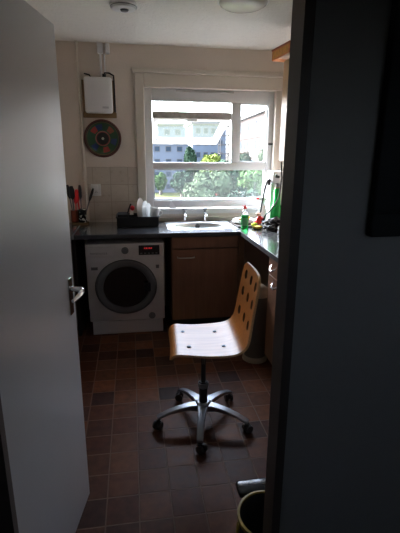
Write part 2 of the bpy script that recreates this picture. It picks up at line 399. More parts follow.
# low upstand along the back of the worktop
# left base carcass behind the door and the end panels of the machine bay
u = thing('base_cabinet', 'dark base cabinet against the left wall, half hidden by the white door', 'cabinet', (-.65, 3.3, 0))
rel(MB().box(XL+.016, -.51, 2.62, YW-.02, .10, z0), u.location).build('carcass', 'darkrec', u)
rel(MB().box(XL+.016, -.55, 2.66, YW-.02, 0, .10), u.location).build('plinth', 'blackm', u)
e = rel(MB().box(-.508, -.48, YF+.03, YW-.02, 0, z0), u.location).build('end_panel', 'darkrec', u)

# sink cabinet
sc = thing('sink_cabinet', 'brown wood-fronted base cabinet under the sink, right of the washing machine', 'cabinet', (.65, 3.8, 0))
q = sc.location
m = MB(); m.box(.318, .336, 3.50, YW-.02, .10, z0); m.box(.945, .963, 3.50, YW-.02, .10, z0); m.box(.336, .945, 3.50, YW-.02, .10, .118); m.box(.336, .945, YW-.035, YW-.02, .118, z0)
rel(m, q).build('carcass', 'unitside', sc)
rel(MB().box(.325, .905, 3.478, 3.497, .765, z0-.006, bev=.002), q).build('drawer_front', 'unit', sc)
dr = rel(MB().box(.325, .905, 3.478, 3.497, .11, .757, bev=.002), q).build('door', 'unit', sc)
m = MB(); m.tube([(.368, 3.478, .69), (.368, 3.455, .688), (.40, 3.45, .686), (.48, 3.45, .686), (.515, 3.455, .688), (.515, 3.478, .69)], .006); 
h = rel(m, q).build('handle', 'steel', dr, 40)
rel(MB().box(.91, .965, 3.48, 3.499, .11, z0-.006), q).build('corner_post', 'unitside', sc)
rel(MB().box(.32, .965, 3.54, 3.555, 0, .10), q).build('plinth', 'blackm', sc)

# right-hand drawer cabinet
dc = thing('drawer_cabinet', 'brown wood-fronted cabinet with a drawer over a door, under the right worktop near the doorway', 'cabinet', (1.2, 2.3, 0))
q = dc.location
m = MB(); m.box(.958, 1.47, 1.80, 2.725, .10, z0)
rel(m, q).build('carcass', 'unit', dc)
def front(y0, y1, za, zb, nm):
    return rel(MB().box(.937, .957, y0, y1, za, zb, bev=.002), q).build(nm, 'unit', dc)
def dhandle(par, y, z):
    pts = [(.936, y-.045, z+.004)]+[(.936-.026*math.sin(PI*k/8), y-.045*math.cos(PI*k/8), z-.028*math.sin(PI*k/8)) for k in range(1, 8)]+[(.936, y+.045, z+.004)]
    rel(MB().tube(pts, .006), q).build('handle', 'chrome', par, 40)
a = front(2.27, 2.722, .742, z0-.006, 'drawer'); dhandle(a, 2.60, .82)
a = front(2.27, 2.722, .11, .736, 'door'); dhandle(a, 2.56, .705)
a = front(1.81, 2.264, .742, z0-.006, 'drawer'); dhandle(a, 2.04, .82)
a = front(1.81, 2.264, .11, .736, 'door'); dhandle(a, 1.90, .705)
rel(MB().box(1.0, 1.47, 1.80, 2.70, 0, .10), q).build('plinth', 'darkrec', dc)

# wall cabinet at top right
wc = thing('wall_cabinet', 'pale wood wall cabinet high on the right, reaching up to the orange box', 'cabinet', (1.345, 2.5, 1.5))
q = wc.location
rel(MB().box(1.21, XR-.001, 1.75, 3.35, 1.5, 2.25), q).build('carcass', 'wallunit', wc)
for y0, y1 in ((2.955, 3.35), (2.56, 2.95), (2.16, 2.555), (1.75, 2.155)):
    d = rel(MB().box(1.19, 1.2095, y0, y1, 1.502, 2.248, bev=.002), q).build('door', 'wallunit', wc)
    rel(MB().cyl((1.19, y0+.03, 1.56), (1.168, y0+.03, 1.56), .008, .012), q).build('knob', 'steel', d)

# ---- washing machine
wm = thing('washing_machine', 'white front-loading washing machine with a red-lit display, under the worktop', 'washing machine', (-.075, 3.475, 0))
# local: front at y=0, x -.325..+.327
body = MB(); body.box(-.325, .327, .004, .56, .13, .822, bev=.006)
body.build('body', 'enamel', wm, 30)
cp = bx(-.325, .327, -.006, .0035, .712, .822, bev=.003).build('control_panel', 'enamel', wm)
dw = bx(-.300, -.085, -.012, -.0065, .722, .800, bev=.003).build('detergent_drawer', 'enamel', cp)
# faint lettering strokes on the drawer front: low grey marks
lt = MB()
x = -.288
for k, wd in enumerate((.012, .003, .012, .012, .014, .003, .012, .012, .010)):
    if wd < .006: lt.box(x, x+wd, -.0128, -.0121, .737, .752)
    else:
        lt.box(x, x+.0025, -.0128, -.0121, .737, .752); lt.box(x+wd-.0025, x+wd, -.0128, -.0121, .737, .752); lt.box(x+.0025, x+wd-.0025, -.0128, -.0121, .7495, .752); 
        if k % 2: lt.box(x+.0025, x+wd-.0025, -.0128, -.0121, .737, .7395)
    x += wd+.006
lt.build('drawer_lettering', 'greyp', dw)
d = MB(); d.lathe([(.030, 0), (.030, .006), (.024, .010), (.022, .026), (.018, .029), (0, .029)], (-.002, -.0065, .765), 28, 'Y')
dl = d.build('programme_dial', 'greyp', cp, 35)
dp = bx(.112, .288, -.010, -.0065, .722, .806, bev=.002).build('display', 'black', cp)
sg = MB()
for i, gx in enumerate((.158, .175, .197, .214)):
    sg.box(gx, gx+.010, -.0112, -.0102, .783, .786); sg.box(gx, gx+.010, -.0112, -.0102, .775, .778); sg.box(gx, gx+.0025, -.0112, -.0102, .778, .783); sg.box(gx+.0075, gx+.010, -.0112, -.0102, .778, .783)
sg.build('red_digits', 'display', dp)
b = MB()
for k in range(5): b.box(.125+k*.032, .143+k*.032, -.0125, -.0102, .732, .742, bev=.001)
b.build('touch_button', 'greyp', dp)
dr = MB(); dr.lathe([(.252, 0), (.252, .010), (.244, .022), (.214, .026), (.196, .018), (.190, .006), (.190, 0)], (-.003, .0035, .440), 56, 'Y', close=True, sx=1.02, sy=.955)
ring = dr.build('door', 'greyp', wm, 35)
gl = MB(); gl.lathe([(.1895, .0005), (.1895, .008), (.165, .006), (.12, .003), (.06, .002), (0, .002)], (-.003, .0035, .440), 48, 'Y', sx=1.02, sy=.955)
gg = gl.build('door_glass', 'darkglass', ring, 40)
g = MB(); g.lathe([(.2535, .0), (.258, .004), (.2535, .012)], (-.003, .0035, .44), 56, 'Y', close=True, sx=1.02, sy=.955); g.build('door_trim', 'black', ring, 40)
g = MB(); g.box(.150, .205, -.0275, -.024, .40, .48, bev=.004); g.build('door_pull', 'black', ring)
bx(-.305, .310, .012, .03, .006, .126, bev=.002).build('plinth', 'enamel', wm)
bx(.255, .282, .0, .0035, .60, .63).build('badge', 'greyp', wm)
bx(-.29, -.235, .0, .0035, .60, .625).build('badge', 'greyp', wm)
fc = MB(); fc.lathe([(.030, 0), (.030, .004), (.012, .006), (0, .006)], (.213, .0035, .165), 24, 'Y'); fc.build('energy_sticker', 'greyp', wm)
for fx in (-.26, .26):
    for fy in (.08, .5): MB().cyl((fx, fy, 0), (fx, fy, .13), .02).build('foot', 'blackm', wm)

# ---- sink with an oval bowl
sk = thing('sink', 'stainless steel sink with an oval bowl, set into the worktop beneath the window', 'sink', (.62, 3.845, ZW))
m = MB(); n = 64; ea, eb = .235, .165
def rectpt(a, hx, hy, cx=0, cy=0):
    c, s = math.cos(a), math.sin(a); k = min(hx/abs(c) if abs(c) > 1e-6 else 9, hy/abs(s) if abs(s) > 1e-6 else 9)
    return (c*k+cx, s*k+cy)
R_o = [m.b.verts.new((*rectpt(2*PI*k/n, .315, .235), .0012)) for k in range(n)]
R_1 = [m.b.verts.new((*rectpt(2*PI*k/n, .308, .228), .004)) for k in range(n)]
rings = [R_o, R_1]
for (a_, b_, z) in ((ea+.012, eb+.012, .004), (ea, eb, -.002), (ea-.012, eb-.012, -.03), (ea-.02, eb-.02, -.11), (ea-.05, eb-.05, -.14), (.04, .04, -.146), (.03, .03, -.15)):
    rings.append([m.b.verts.new((a_*math.cos(2*PI*k/n), b_*math.sin(2*PI*k/n)-.01, z)) for k in range(n)])
for p0, p1 in zip(rings, rings[1:]):
    for k in range(n): m.b.faces.new((p0[k], p0[(k+1) % n], p1[(k+1) % n], p1[k]))
m.b.faces.new(rings[-1])
m.build('basin', 'steel', sk, 40)
g = MB(); g.lathe([(.024, 0), (.024, .004), (.012, .005), (0, .003)], (0, .135, -.032), 18, 'Y'); g.build('overflow', 'black', sk)
g = MB(); g.lathe([(.032, 0), (.032, .003), (.012, .001), (0, .001)], (0, -.01, -.1495), 20); g.build('plughole', 'chrome', sk)
# taps
def tap(x, label):
    t = thing('tap', label, 'tap', (x, 4.085, ZW), 0, 'taps over the sink')
    m = MB(); m.lathe([(.022, 0), (.022, .006), (.014, .014), (.013, .07), (.016, .078), (.016, .092), (.009, .098), (0, .098)], (0, 0, 0), 18); m.build('tap_body', 'chrome', t, 40)
    m = MB(); m.tube([(0, -.010, .062), (0, -.05, .072), (0, -.085, .07), (0, -.10, .056)], [.010, .010, .009, .009], 10); m.build('spout', 'chrome', t, 40)
    m = MB(); m.cyl((0, 0, .0975), (0, 0, .112), .009); m.lathe([(.012, .110), (.022, .114), (.022, .128), (.012, .134), (0, .134)], (0, 0, 0), 14); m.build('tap_handle', 'greyp', t, 40)
    return t
tap(.508, 'left chrome pillar tap behind the sink, nearer the dish rack')
tap(.712, 'right chrome pillar tap behind the sink, nearer the plates')

# ================================================================ ON THE WALLS AND CEILING
# wall box
hb = thing('wall_box', 'white rounded box mounted on the back wall above the colourful round plate', 'heater control', (-.265, YW, 1.90))
m = MB(); m.box(-.124, .122, -.085, -.0205, .005, .310, bev=.022); m.build('casing', 'white', hb, 40)
bx(.03, .085, -.0865, -.0853, .045, .062).build('logo_plate', mat('pale_grey_mark', (.5, .5, .52), .4), hb)
m = MB(); m.box(-.150, .150, -.020, -.001, -.03, .015, bev=.003); m.box(.122, .145, -.020, -.001, .015, .29); m.box(-.147, -.124, -.020, -.001, .015, .29); m.box(-.124, .122, -.020, -.001, .015, .29)
m.build('backing_board', 'brick_brown', hb)
m = MB(); m.tube([(.06, -.03, .30), (.06, -.03, .35), (.10, -.03, .35), (.137, -.03, .33), (.139, -.03, .28), (.139, -.03, .02)], .007); m.tube([(-.06, -.03, .305), (-.075, -.03, .33), (-.12, -.03, .34)], .006); m.cyl((.055, -.03, .30), (.055, -.03, .34), .016)
m.build('pipework', 'blackm', hb, 40)
m = MB(); m.cyl((.03, -.02, .31), (.03, -.02, .505), .010); m.cyl((.063, -.012, .31), (.063, -.012, .505), .007); m.build('conduit', 'white', hb, 40)
for x, w_, lab in ((-.235, .05, 'larger white junction box at the ceiling, left of the pair over the wall box'), (-.17, .036, 'smaller white junction box at the ceiling, right of the pair over the wall box')):
    j = thing('junction_box', lab, 'junction box', (x, YW, 2.405), 0, 'junction boxes at the ceiling')
    bx(-w_/2, w_/2, -.055, -.026, 0, .085, bev=.006).build('cover', 'white', j); bx(-w_/2+.003, w_/2-.003, -.026, -.0005, .003, .082).build('back_box', 'white', j)
# colourful plate
pt = thing('decorative_plate', 'round wall plate with red, green and blue rings hung under the white box', 'plate', (-.251, YW, 1.688))
def plate_mat():
    m = bpy.data.materials.new('painted_plate'); m.use_nodes = True; t = m.node_tree; L = t.links.new; b = t.nodes['Principled BSDF']; b.inputs['Roughness'].default_value = .3
    tc = N(t, 'ShaderNodeTexCoord'); sp = N(t, 'ShaderNodeSeparateXYZ'); L(tc.outputs['Object'], sp.inputs[0])
    cb = N(t, 'ShaderNodeCombineXYZ'); L(sp.outputs[0], cb.inputs[0]); L(sp.outputs[2], cb.inputs[1])
    ln = N(t, 'ShaderNodeVectorMath', operation='LENGTH'); L(cb.outputs[0], ln.inputs[0])
    mr = N(t, 'ShaderNodeMath', operation='DIVIDE'); L(ln.outputs['Value'], mr.inputs[0]); mr.inputs[1].default_value = .165
    cr = N(t, 'ShaderNodeValToRGB'); cr.color_ramp.interpolation = 'CONSTANT'; els = cr.color_ramp.elements
    stops = [(0, (.4, .4, .36)), (.07, (.010, .008, .008)), (.33, (.20, .03, .03)), (.37, (.24, .10, .08)), (.41, (.012, .06, .025)), (.82, (.02, .05, .02)), (.87, (.20, .09, .03)), (.89, (.02, .012, .01)), (.95, (.12, .02, .012))]
    for i, (p, c) in enumerate(stops):
        e = els[i] if i < 2 else els.new(p); e.position = p; e.color = (*c, 1)
    L(mr.outputs[0], cr.inputs[0])
    at = N(t, 'ShaderNodeMath', operation='ARCTAN2'); L(sp.outputs[2], at.inputs[0]); L(sp.outputs[0], at.inputs[1])
    ml = N(t, 'ShaderNodeMath', operation='MULTIPLY_ADD'); L(at.outputs[0], ml.inputs[0]); ml.inputs[1].default_value = 8/(2*PI)/8; ml.inputs[2].default_value = .5
    c2 = N(t, 'ShaderNodeValToRGB'); c2.color_ramp.interpolation = 'CONSTANT'; e2 = c2.color_ramp.elements
    seq = [(.012, .06, .02), (.01, .03, .13), (.03, .08, .03), (.25, .025, .02), (.012, .07, .025), (.02, .04, .14), (.015, .06, .02), (.22, .06, .03), (.01, .05, .02), (.012, .03, .12), (.24, .03, .025), (.012, .06, .025)]
    for i, c in enumerate(seq):
        e = e2[i] if i < 2 else e2.new(i/len(seq)); e.position = i/len(seq); e.color = (*c, 1)
    L(ml.outputs[0], c2.inputs[0])
    g1 = N(t, 'ShaderNodeMath', operation='GREATER_THAN'); g1.inputs[1].default_value = .47; L(mr.outputs[0], g1.inputs[0])
    g2 = N(t, 'ShaderNodeMath', operation='LESS_THAN'); g2.inputs[1].default_value = .77; L(mr.outputs[0], g2.inputs[0])
    g3 = N(t, 'ShaderNodeMath', operation='MULTIPLY'); L(g1.outputs[0], g3.inputs[0]); L(g2.outputs[0], g3.inputs[1])
    mx = N(t, 'ShaderNodeMix', data_type='RGBA'); L(g3.outputs[0], mx.inputs['Factor']); L(cr.outputs[0], mx.inputs['A']); L(c2.outputs[0], mx.inputs['B']); L(mx.outputs['Result'], b.inputs['Base Color'])
    return m
M['plate'] = plate_mat()
m = MB(); m.lathe([(0, .012), (.06, .011), (.09, .014), (.14, .024), (.163, .030), (.166, .027), (.15, .016), (.09, .002), (0, .001)], (0, 0, 0), 48, 'Y'); m.build('plate_disc', 'plate', pt, 50)
m = MB(); m.lathe([(.1655, .024), (.170, .027), (.1655, .032)], (0, 0, 0), 48, 'Y', close=True); m.build('plate_rim', mat('dark_red_rim', (.10, .018, .012), .5), pt, 50)
# socket
so = thing('wall_socket', 'white double socket on the wall tiles behind the utensil jar', 'socket', (-.34, YW-.008, 1.16))
bx(-.046, .046, -.012, 0, 0, .112, bev=.004).build('face_plate', 'white', so)
for q_ in ((-.012, -.006, .03, .036), (.006, .012, .03, .036), (-.003, .003, .042, .048)):
    bx(q_[0], q_[1], -.0128, -.0121, q_[2], q_[3]).build('socket_hole', 'black', so)
m = MB(); m.box(-.028, .018, -.045, -.013, .05, .10, bev=.006); m.build('plug', 'white', so)
# smoke detector
sdn = thing('smoke_detector', 'white round smoke detector on the ceiling, dark vent in the middle', 'smoke detector', (-.012, 3.10, ZC))
m = MB(); m.lathe([(0, 0), (.090, 0), (.092, -.018), (.084, -.022), (.084, -.026), (.076, -.036), (.04, -.041), (0, -.041)], (0, 0, 0), 40); m.build('housing', 'white', sdn, 40)
m = MB(); m.lathe([(0, -.0415), (.028, -.0415), (.024, -.050), (0, -.051)], (.005, -.01, 0), 20); m.build('sensor_vent', 'greyp', sdn, 40)
m = MB(); m.lathe([(.0845, -.022), (.087, -.0225), (.087, -.0255), (.0845, -.026)], (0, 0, 0), 40, close=True); m.build('vent_ring', 'greyp', sdn, 40)
# ceiling lamp (unlit)
cl = thing('ceiling_lamp', 'round white dome lamp on the ceiling, switched off', 'ceiling lamp', (.735, 2.88, ZC))
m = MB(); m.lathe([(0, 0), (.165, 0), (.168, -.018), (.155, -.022), (0, -.022)], (0, 0, 0), 40); m.build('lamp_base', 'white', cl, 40)
m = MB(); m.lathe([(.152, -.0225), (.148, -.034), (.125, -.048), (.085, -.057), (.04, -.061), (0, -.062)], (0, 0, 0), 40); m.build('lamp_shade', 'ceramic', cl, 50)
# hall picture
pf = thing('picture_frame', 'black picture frame hanging on the dark hall wall, right of the doorway', 'picture', (.90, YD, 1.347))
m = MB(); w_ = .062
m.box(-.298, .298, -.03, -.001, 0, w_, bev=.004); m.box(-.298, .298, -.03, -.001, .80-w_, .80, bev=.004); m.box(-.298, -.298+w_, -.03, -.001, w_, .80-w_, bev=.004); m.box(.298-w_, .298, -.03, -.001, w_, .80-w_, bev=.004)
m.build('frame', 'blackm', pf)
bx(-.236, .236, -.014, -.002, w_, .80-w_).build('picture', 'black', pf)

# ================================================================ ON THE WORKTOP
# dish rack
rk = thing('dish_rack', 'black plastic dish rack standing on the worktop left of the sink', 'dish rack', (.043, 3.93, ZW))
m = MB(); X_, Y_, H_ = .185, .125, .085
m.box(-X_, X_, -Y_, Y_, 0.003, .010); 
for s in (-1, 1):
    m.box(-X_, X_, s*Y_-.004, s*Y_+.004, .010, H_); m.box(s*X_-.004, s*X_+.004, -Y_, Y_, .010, H_)
m.box(-X_-.012, X_+.012, -Y_-.012, -Y_+.004, H_, H_+.010, bev=.003); m.box(-X_-.012, X_+.012, Y_-.004, Y_+.012, H_, H_+.010, bev=.003)
m.box(-X_-.012, -X_+.004, -Y_+.004, Y_-.004, H_, H_+.010, bev=.003); m.box(X_-.004, X_+.012, -Y_+.004, Y_-.004, H_, H_+.010, bev=.003)
for sx in (-1, 1):
    for sy in (-1, 1): m.box(sx*.16-.012, sx*.16+.012, sy*.10-.012, sy*.10+.012, 0, .003)
m.build('rack_tray', 'black', rk)
for k in range(9):
    for yy in (-.09, .05): MB().cyl((-.02+k*.022, yy, .0102), (-.02+k*.022, yy, .075), .003, seg=6).build('divider_peg', 'blackm', rk)
m = MB(); m.box(-.180, -.085, -.115, .06, .0105, .115); m.build('cutlery_basket', 'blackm', rk)
# plates standing on edge
def rack_plate(x, R, lean, label, mtl, grp=None):
    t = thing('plate', label, 'plate', (x, 3.92, ZW+.0105), 0, 'plates in the dish rack')
    rot = Matrix.Rotation(math.radians(-20), 3, 'Z') @ Matrix.Rotation(math.radians(90-lean), 3, 'Y')
    prof = [(0, 0), (R*.6, 0), (R, .016), (R+.002, .019), (R*.6, .005), (0, .005)]
    m = MB(); m.lathe(prof, (0, 0, R*math.cos(math.radians(lean))+.004), 36, mat=rot); m.build('plate_disc', mtl, t, 50)
    return t
rack_plate(.062, .118, 6, 'tall beige dinner plate on edge, leftmost plate in the black rack', 'cream')
rack_plate(.105, .105, 6, 'white plate on edge in the rack, middle of the three', 'ceramic')
rack_plate(.135, .095, 8, 'white plate on edge in the rack, next to the tilted white cup', 'ceramic')
cu = thing('cup', 'white cup tipped on its side at the right end of the black dish rack', 'cup', (.190, 3.90, ZW+.075))
rot = Matrix.Rotation(math.radians(14), 3, 'Y')
cu.scale = (1.2, 1.2, 1.2)
m = MB(); m.lathe([(0, 0), (.028, 0), (.032, .005), (.042, .075), (.039, .075), (.029, .008), (0, .006)], (0, 0, 0), 28, mat=rot); m.build('cup_bowl', 'ceramic', cu, 50)
m = MB(); m.tube([rot @ Vector(p) for p in ((.037, 0, .06), (.058, 0, .055), (.06, 0, .035), (.035, 0, .018))], .004); m.build('handle', 'ceramic', cu, 40)
rb = thing('washing_up_brush', 'red and white washing-up brush sticking out of the rack basket', 'brush', (-.015, 3.88, ZW+.105))
m = MB(); m.tube([(-.035, 0, -.0), (-.02, 0, .05), (0, 0, .10)], .007); m.build('handle', 'black', rb, 40)
m = MB(); m.blob((.012, 0, .06), (.022, .022, .024), 2, .1, seed=3); m.build('brush_head', 'red', rb, 60)
m = MB(); 
for k in range(7): m.tube([(.0+k*.003, 0, .05), (-.012+k*.005, -.01, .0)], .003, 5)
m.build('bristles', 'ceramic', rb)

# utensil jar on a round board
bd = thing('round_board', 'small round orange-brown wooden board under the utensil jar', 'board', (-.49, 4.02, ZW+.0013))
m = MB(); m.lathe([(0, 0), (.077, 0), (.08, .004), (.08, .018), (.076, .022), (0, .022)], (0, 0, 0), 36); m.build('board_disc', 'brick_brown', bd, 40)
M['checks'] = None
def checks():
    m = bpy.data.materials.new('checked_glaze'); m.use_nodes = True; t = m.node_tree; L = t.links.new; b = t.nodes['Principled BSDF']; b.inputs['Roughness'].default_value = .25
    tc = N(t, 'ShaderNodeTexCoord'); mp = N(t, 'ShaderNodeMapping'); ck = N(t, 'ShaderNodeTexVoronoi'); ck.inputs['Scale'].default_value = 45
    L(tc.outputs['Object'], ck.inputs['Vector']); cr = N(t, 'ShaderNodeValToRGB'); cr.color_ramp.interpolation = 'CONSTANT'; cr.color_ramp.elements[0].color = (.01, .01, .01, 1); cr.color_ramp.elements[1].position = .62; cr.color_ramp.elements[1].color = (.6, .58, .52, 1)
    s2 = N(t, 'ShaderNodeSeparateColor'); L(ck.outputs['Color'], s2.inputs[0]); L(s2.outputs[0], cr.inputs[0]); L(cr.outputs[0], b.inputs['Base Color']); return m
M['checks'] = checks()
jr = thing('utensil_jar', 'black and white patterned utensil jar on the round board beside the socket', 'jar', (-.468, 4.01, ZW+.0235))
m = MB(); m.lathe([(0, 0), (.036, 0), (.038, .004), (.038, .125), (.034, .125), (.034, .008), (0, .008)], (0, 0, 0), 28); m.build('jar_wall', 'checks', jr, 40)
jd = thing('utensil_jar', 'dark red utensil jar on the round board, partly hidden by the door', 'jar', (-.540, 4.03, ZW+.0235))
m = MB(); m.lathe([(0, 0), (.030, 0), (.034, .006), (.034, .11), (.030, .11), (.030, .008), (0, .008)], (0, 0, 0), 24); m.build('jar_wall', 'orangedk', jd, 40)
def utensil(kind, base, top, mtl, label, r=.006, head=.02):
    b0, t0 = Vector(base), Vector(top)
    o = thing(kind, label, kind.replace('_', ' '), base, 0, 'utensils in the jars')
    d = t0-b0; q = Vector((0, 0, 1)).rotation_difference(d.normalized()).to_matrix()
    m = MB(); m.cyl((0, 0, 0), d*.62, r*.7, r); m.build('shaft', 'greyp' if mtl == 'black' else mtl, o, 40)
    m = MB(); m.lathe([(r, 0), (head*.55, d.length*.08), (head*.6, d.length*.28), (head*.35, d.length*.38), (0, d.length*.385)], d*.615, 14, mat=q, sy=.6); m.build('head', mtl, o, 50)
zb = ZW+.034
utensil('spatula', (-.470, 4.005, zb), (-.475, 4.0, zb+.335), 'black', 'black spatula standing upright in the patterned jar', .006, .026)
utensil('knife', (-.462, 4.015, zb), (-.352, 3.99, zb+.305), 'black', 'black-handled knife leaning right out of the patterned jar', .006, .020)
utensil('spoon', (-.484, 4.018, zb), (-.508, 4.01, zb+.295), 'red', 'red spoon in the patterned jar, left of the black spatula', .007, .034)
utensil('ladle', (-.540, 4.03, zb), (-.552, 4.02, zb+.325), 'black', 'black ladle standing in the dark red jar', .008, .040)
utensil('spoon', (-.530, 4.04, zb), (-.522, 4.045, zb+.25), 'red', 'red spoon standing in the dark red jar', .006, .030)
utensil('whisk', (-.548, 4.045, zb), (-.590, 4.04, zb+.335), 'black', 'black whisk leaning left in the dark red jar by the door edge', .006, .032)

# plates by the sink
tr = thing('chopping_board', 'dark flat board under the dirty plates right of the sink', 'board', (1.055, 3.80, ZW+.0013), .05)
bx(-.115, .115, -.15, .15, 0, .014, bev=.004).build('board_slab', 'darkrec', tr)
def flat_plate(x, y, z, R, lab, mtl):
    t = thing('plate', lab, 'plate', (x, y, z), 0, 'plates stacked by the sink')
    m = MB(); m.lathe([(0, 0), (R*.6, 0), (R, .014), (R+.002, .017), (R*.6, .005), (0, .004)], (0, 0, 0), 36); m.build('plate_disc', mtl, t, 50); return t
zz = ZW+.0155
flat_plate(1.045, 3.83, zz, .115, 'white dinner plate, bottom of the stack right of the sink', 'ceramic')
flat_plate(1.045, 3.835, zz+.019, .105, 'white plate with a brown crust, on top of the stack by the sink', 'ceramic')
o = thing('bread_crust', 'brown crust of food lying on the top plate by the sink', 'food', (1.02, 3.82, zz+.026))
m = MB(); m.blob((0, 0, .014), (.038, .025, .014), 2, .15, seed=5); m.build('crust', 'food', o, 60)
o = thing('lemon_half', 'yellow lemon half on the top plate by the green bottle', 'food', (1.085, 3.85, zz+.026))
m = MB(); m.lathe([(0, 0), (.02, .004), (.028, .018), (.026, .028), (0, .029)], (0, 0, 0), 18); m.build('lemon_skin', 'yellow', o, 50)

# green washing-up liquid bottle with red cap
wb = thing('washing_up_bottle', 'green washing-up liquid bottle with a red cap at the worktop corner', 'bottle', (.992, 3.60, ZW+.0005))
m = MB(); m.lathe([(0, 0), (.030, 0), (.034, .004), (.034, .10), (.033, .128), (0, .128)], (0, 0, 0), 28, sy=.7); m.build('bottle_body', 'green', wb, 40)
m = MB(); m.lathe([(.033, .1283), (.031, .142), (.022, .160), (.013, .170), (.013, .178), (0, .178)], (0, 0, 0), 24, sy=.8); m.build('bottle_shoulder', 'clearp', wb, 40)
m = MB(); m.lathe([(.016, .1785), (.017, .184), (.016, .196), (.008, .200), (.006, .214), (0, .214)], (0, 0, 0), 20); m.box(-.03, .0, -.006, .006, .198, .208, bev=.002); m.build('cap', 'red', wb, 40)
m = MB(); m.lathe([(.0348, .03), (.0348, .10)], (0, 0, 0), 28, sy=.7, close=True)
bmesh.ops.delete(m.b, geom=[f for f in m.b.faces if f.calc_center_median().y > -.012], context='FACES')
lb = m.build('bottle_label', mat('pale_label', (.10, .34, .16), .5, var=.3, scale=40), wb, 40)
# spray bottle
sp_ = thing('spray_bottle', 'clear spray bottle with a red nozzle and red label near the window corner', 'bottle', (1.235, 3.86, ZW+.0005))
m = MB(); m.lathe([(0, 0), (.036, 0), (.038, .004), (.038, .10), (.030, .135), (.014, .16), (.014, .17), (0, .17)], (0, 0, 0), 26, sy=.75); m.build('bottle_body', 'clearp', sp_, 40)
m = MB(); m.cyl((0, 0, .1705), (0, 0, .195), .014); m.box(-.035, .022, -.011, .011, .195, .216, bev=.004); m.box(-.026, -.018, -.006, .006, .165, .196, bev=.002); m.build('spray_head', 'white', sp_, 40)
bx(-.060, -.0355, -.010, .010, .201, .217, bev=.003).build('nozzle', 'red', sp_); bx(.0225, .036, -.009, .009, .197, .209, bev=.003).build('head_cap', 'black', sp_)
sp_.scale = (1.1, 1.1, 1.16)
# red and white packet leaning in front of it
rp = thing('packet', 'crumpled red and white packet in front of the clear spray bottle', 'packet', (1.165, 3.74, ZW+.001))
m = MB(); m.blob((0, 0, .045), (.045, .03, .046), 2, .18, seed=9)
for v in m.b.verts: v.co.x += (v.co.z-.045)*.35; v.co.z = max(v.co.z, 0)
m.build('packet_body', 'red', rp, 30)
m = MB(); m.blob((-.008, -.005, .108), (.024, .018, .02), 2, .2, seed=4); m.build('packet_top', 'pinkpaper', rp, 30)
# sponge
sg = thing('sponge', 'yellow sponge with a dark scouring side lying by the green bottle', 'sponge', (1.10, 3.555, ZW+.001), .5)
bx(-.035, .035, -.025, .025, .008, .028, bev=.005).build('foam', 'yellow', sg); bx(-.035, .035, -.025, .025, 0, .0078, bev=.002).build('scouring_side', mat('scourer_green', (.03, .06, .02), .95, scale=90, var=.4), sg)
pp = thing('scouring_pad', 'small yellow-green scouring pad in front of the red packet', 'sponge', (1.10, 3.655, ZW+.001), -.4)
m = MB(); m.blob((0, 0, .022), (.032, .024, .021), 2, .12, seed=2); m.build('pad', mat('pad_olive', (.35, .38, .03), .9, scale=70, var=.4), pp, 60)
# black crumpled bag
bg_ = thing('crumpled_bag', 'black crumpled plastic bag heaped on the right worktop in front of the bottles', 'bag', (1.272, 3.53, ZW+.001))
m = MB(); m.blob((0, 0, .052), (.10, .075, .05), 4, .30, seed=11)
for v in m.b.verts: v.co.z = max(v.co.z*1.0, 0)
m.blob((-.075, -.045, .022), (.055, .05, .026), 3, .3, seed=12); m.blob((.10, -.04, .03), (.055, .05, .034), 3, .3, seed=14)
for v in m.b.verts: v.co.z = max(v.co.z, 0)
m.build('bag', mat('black_bag', (.010, .010, .011), .5, var=.3, scale=30), bg_)
# glass tumbler
tb = thing('tumbler', 'clear glass tumbler standing on the right worktop near the doorway edge', 'glass', (1.12, 2.98, ZW+.0005))
m = MB(); m.lathe([(0, 0), (.030, 0), (.032, .003), (.037, .125), (.0345, .125), (.0295, .012), (0, .010)], (0, 0, 0), 30); m.build('glass_wall', 'glassware', tb, 60)
# white drinks machine with black hoses, green bottle in front
ap = thing('drinks_machine', 'white upright countertop machine with a black lever under the wall cabinet, hoses hanging from it', 'appliance', (1.36, 3.86, ZW+.0005))
m = MB(); m.box(-.055, .075, .0, .13, 0, .5, bev=.015); m.box(-.075, .075, -.11, -.0005, .39, .50, bev=.02); m.box(-.06, .06, -.11, -.0005, 0, .02, bev=.006)
m.build('body', 'white', ap, 40)
m = MB(); m.box(-.05, -.02, -.15, -.111, .44, .462, bev=.005); m.box(-.065, -.045, -.16, -.135, .445, .475, bev=.005); m.build('lever', 'black', ap)
m = MB(); m.cyl((-.005, -.055, .355), (-.005, -.055, .3895), .022); m.build('filling_head', 'greyp', ap, 40)
m = MB(); m.box(-.105, -.0755, -.07, -.03, .37, .43, bev=.008); m.build('hose_clip', 'black', ap)
gb = thing('green_bottle', 'tall bright green bottle standing in the white machine by the window', 'bottle', (1.355, 3.805, ZW+.0215))
m = MB(); m.lathe([(0, 0), (.050, 0), (.055, .006), (.055, .12), (.047, .15), (.034, .18), (.032, .31), (.024, .322), (0, .322)], (0, 0, 0), 28); m.build('bottle_body', 'green', gb, 40)
m = MB(); m.lathe([(.024, .3225), (.024, .332), (0, .332)], (0, 0, 0), 18); m.build('cap', 'brick_brown', gb, 40)
h1 = thing('hose', 'black hose arching from the white machine down in front of the window', 'hose', (1.222, 3.80, ZW))
m = MB(); m.tube([(.052, .0, .40), (.045, -.01, .428), (.02, -.02, .40), (-.005, -.03, .33), (-.02, -.035, .24), (-.032, -.035, .15), (-.04, -.02, .08), (-.035, -.015, .03), (-.02, -.01, .0095)], .0085, 8)
m.build('hose_tube', 'blackm', h1, 60)
h2 = thing('cable', 'black cable sagging down to the worktop across the tall green bottle', 'cable', (1.25, 3.66, ZW))
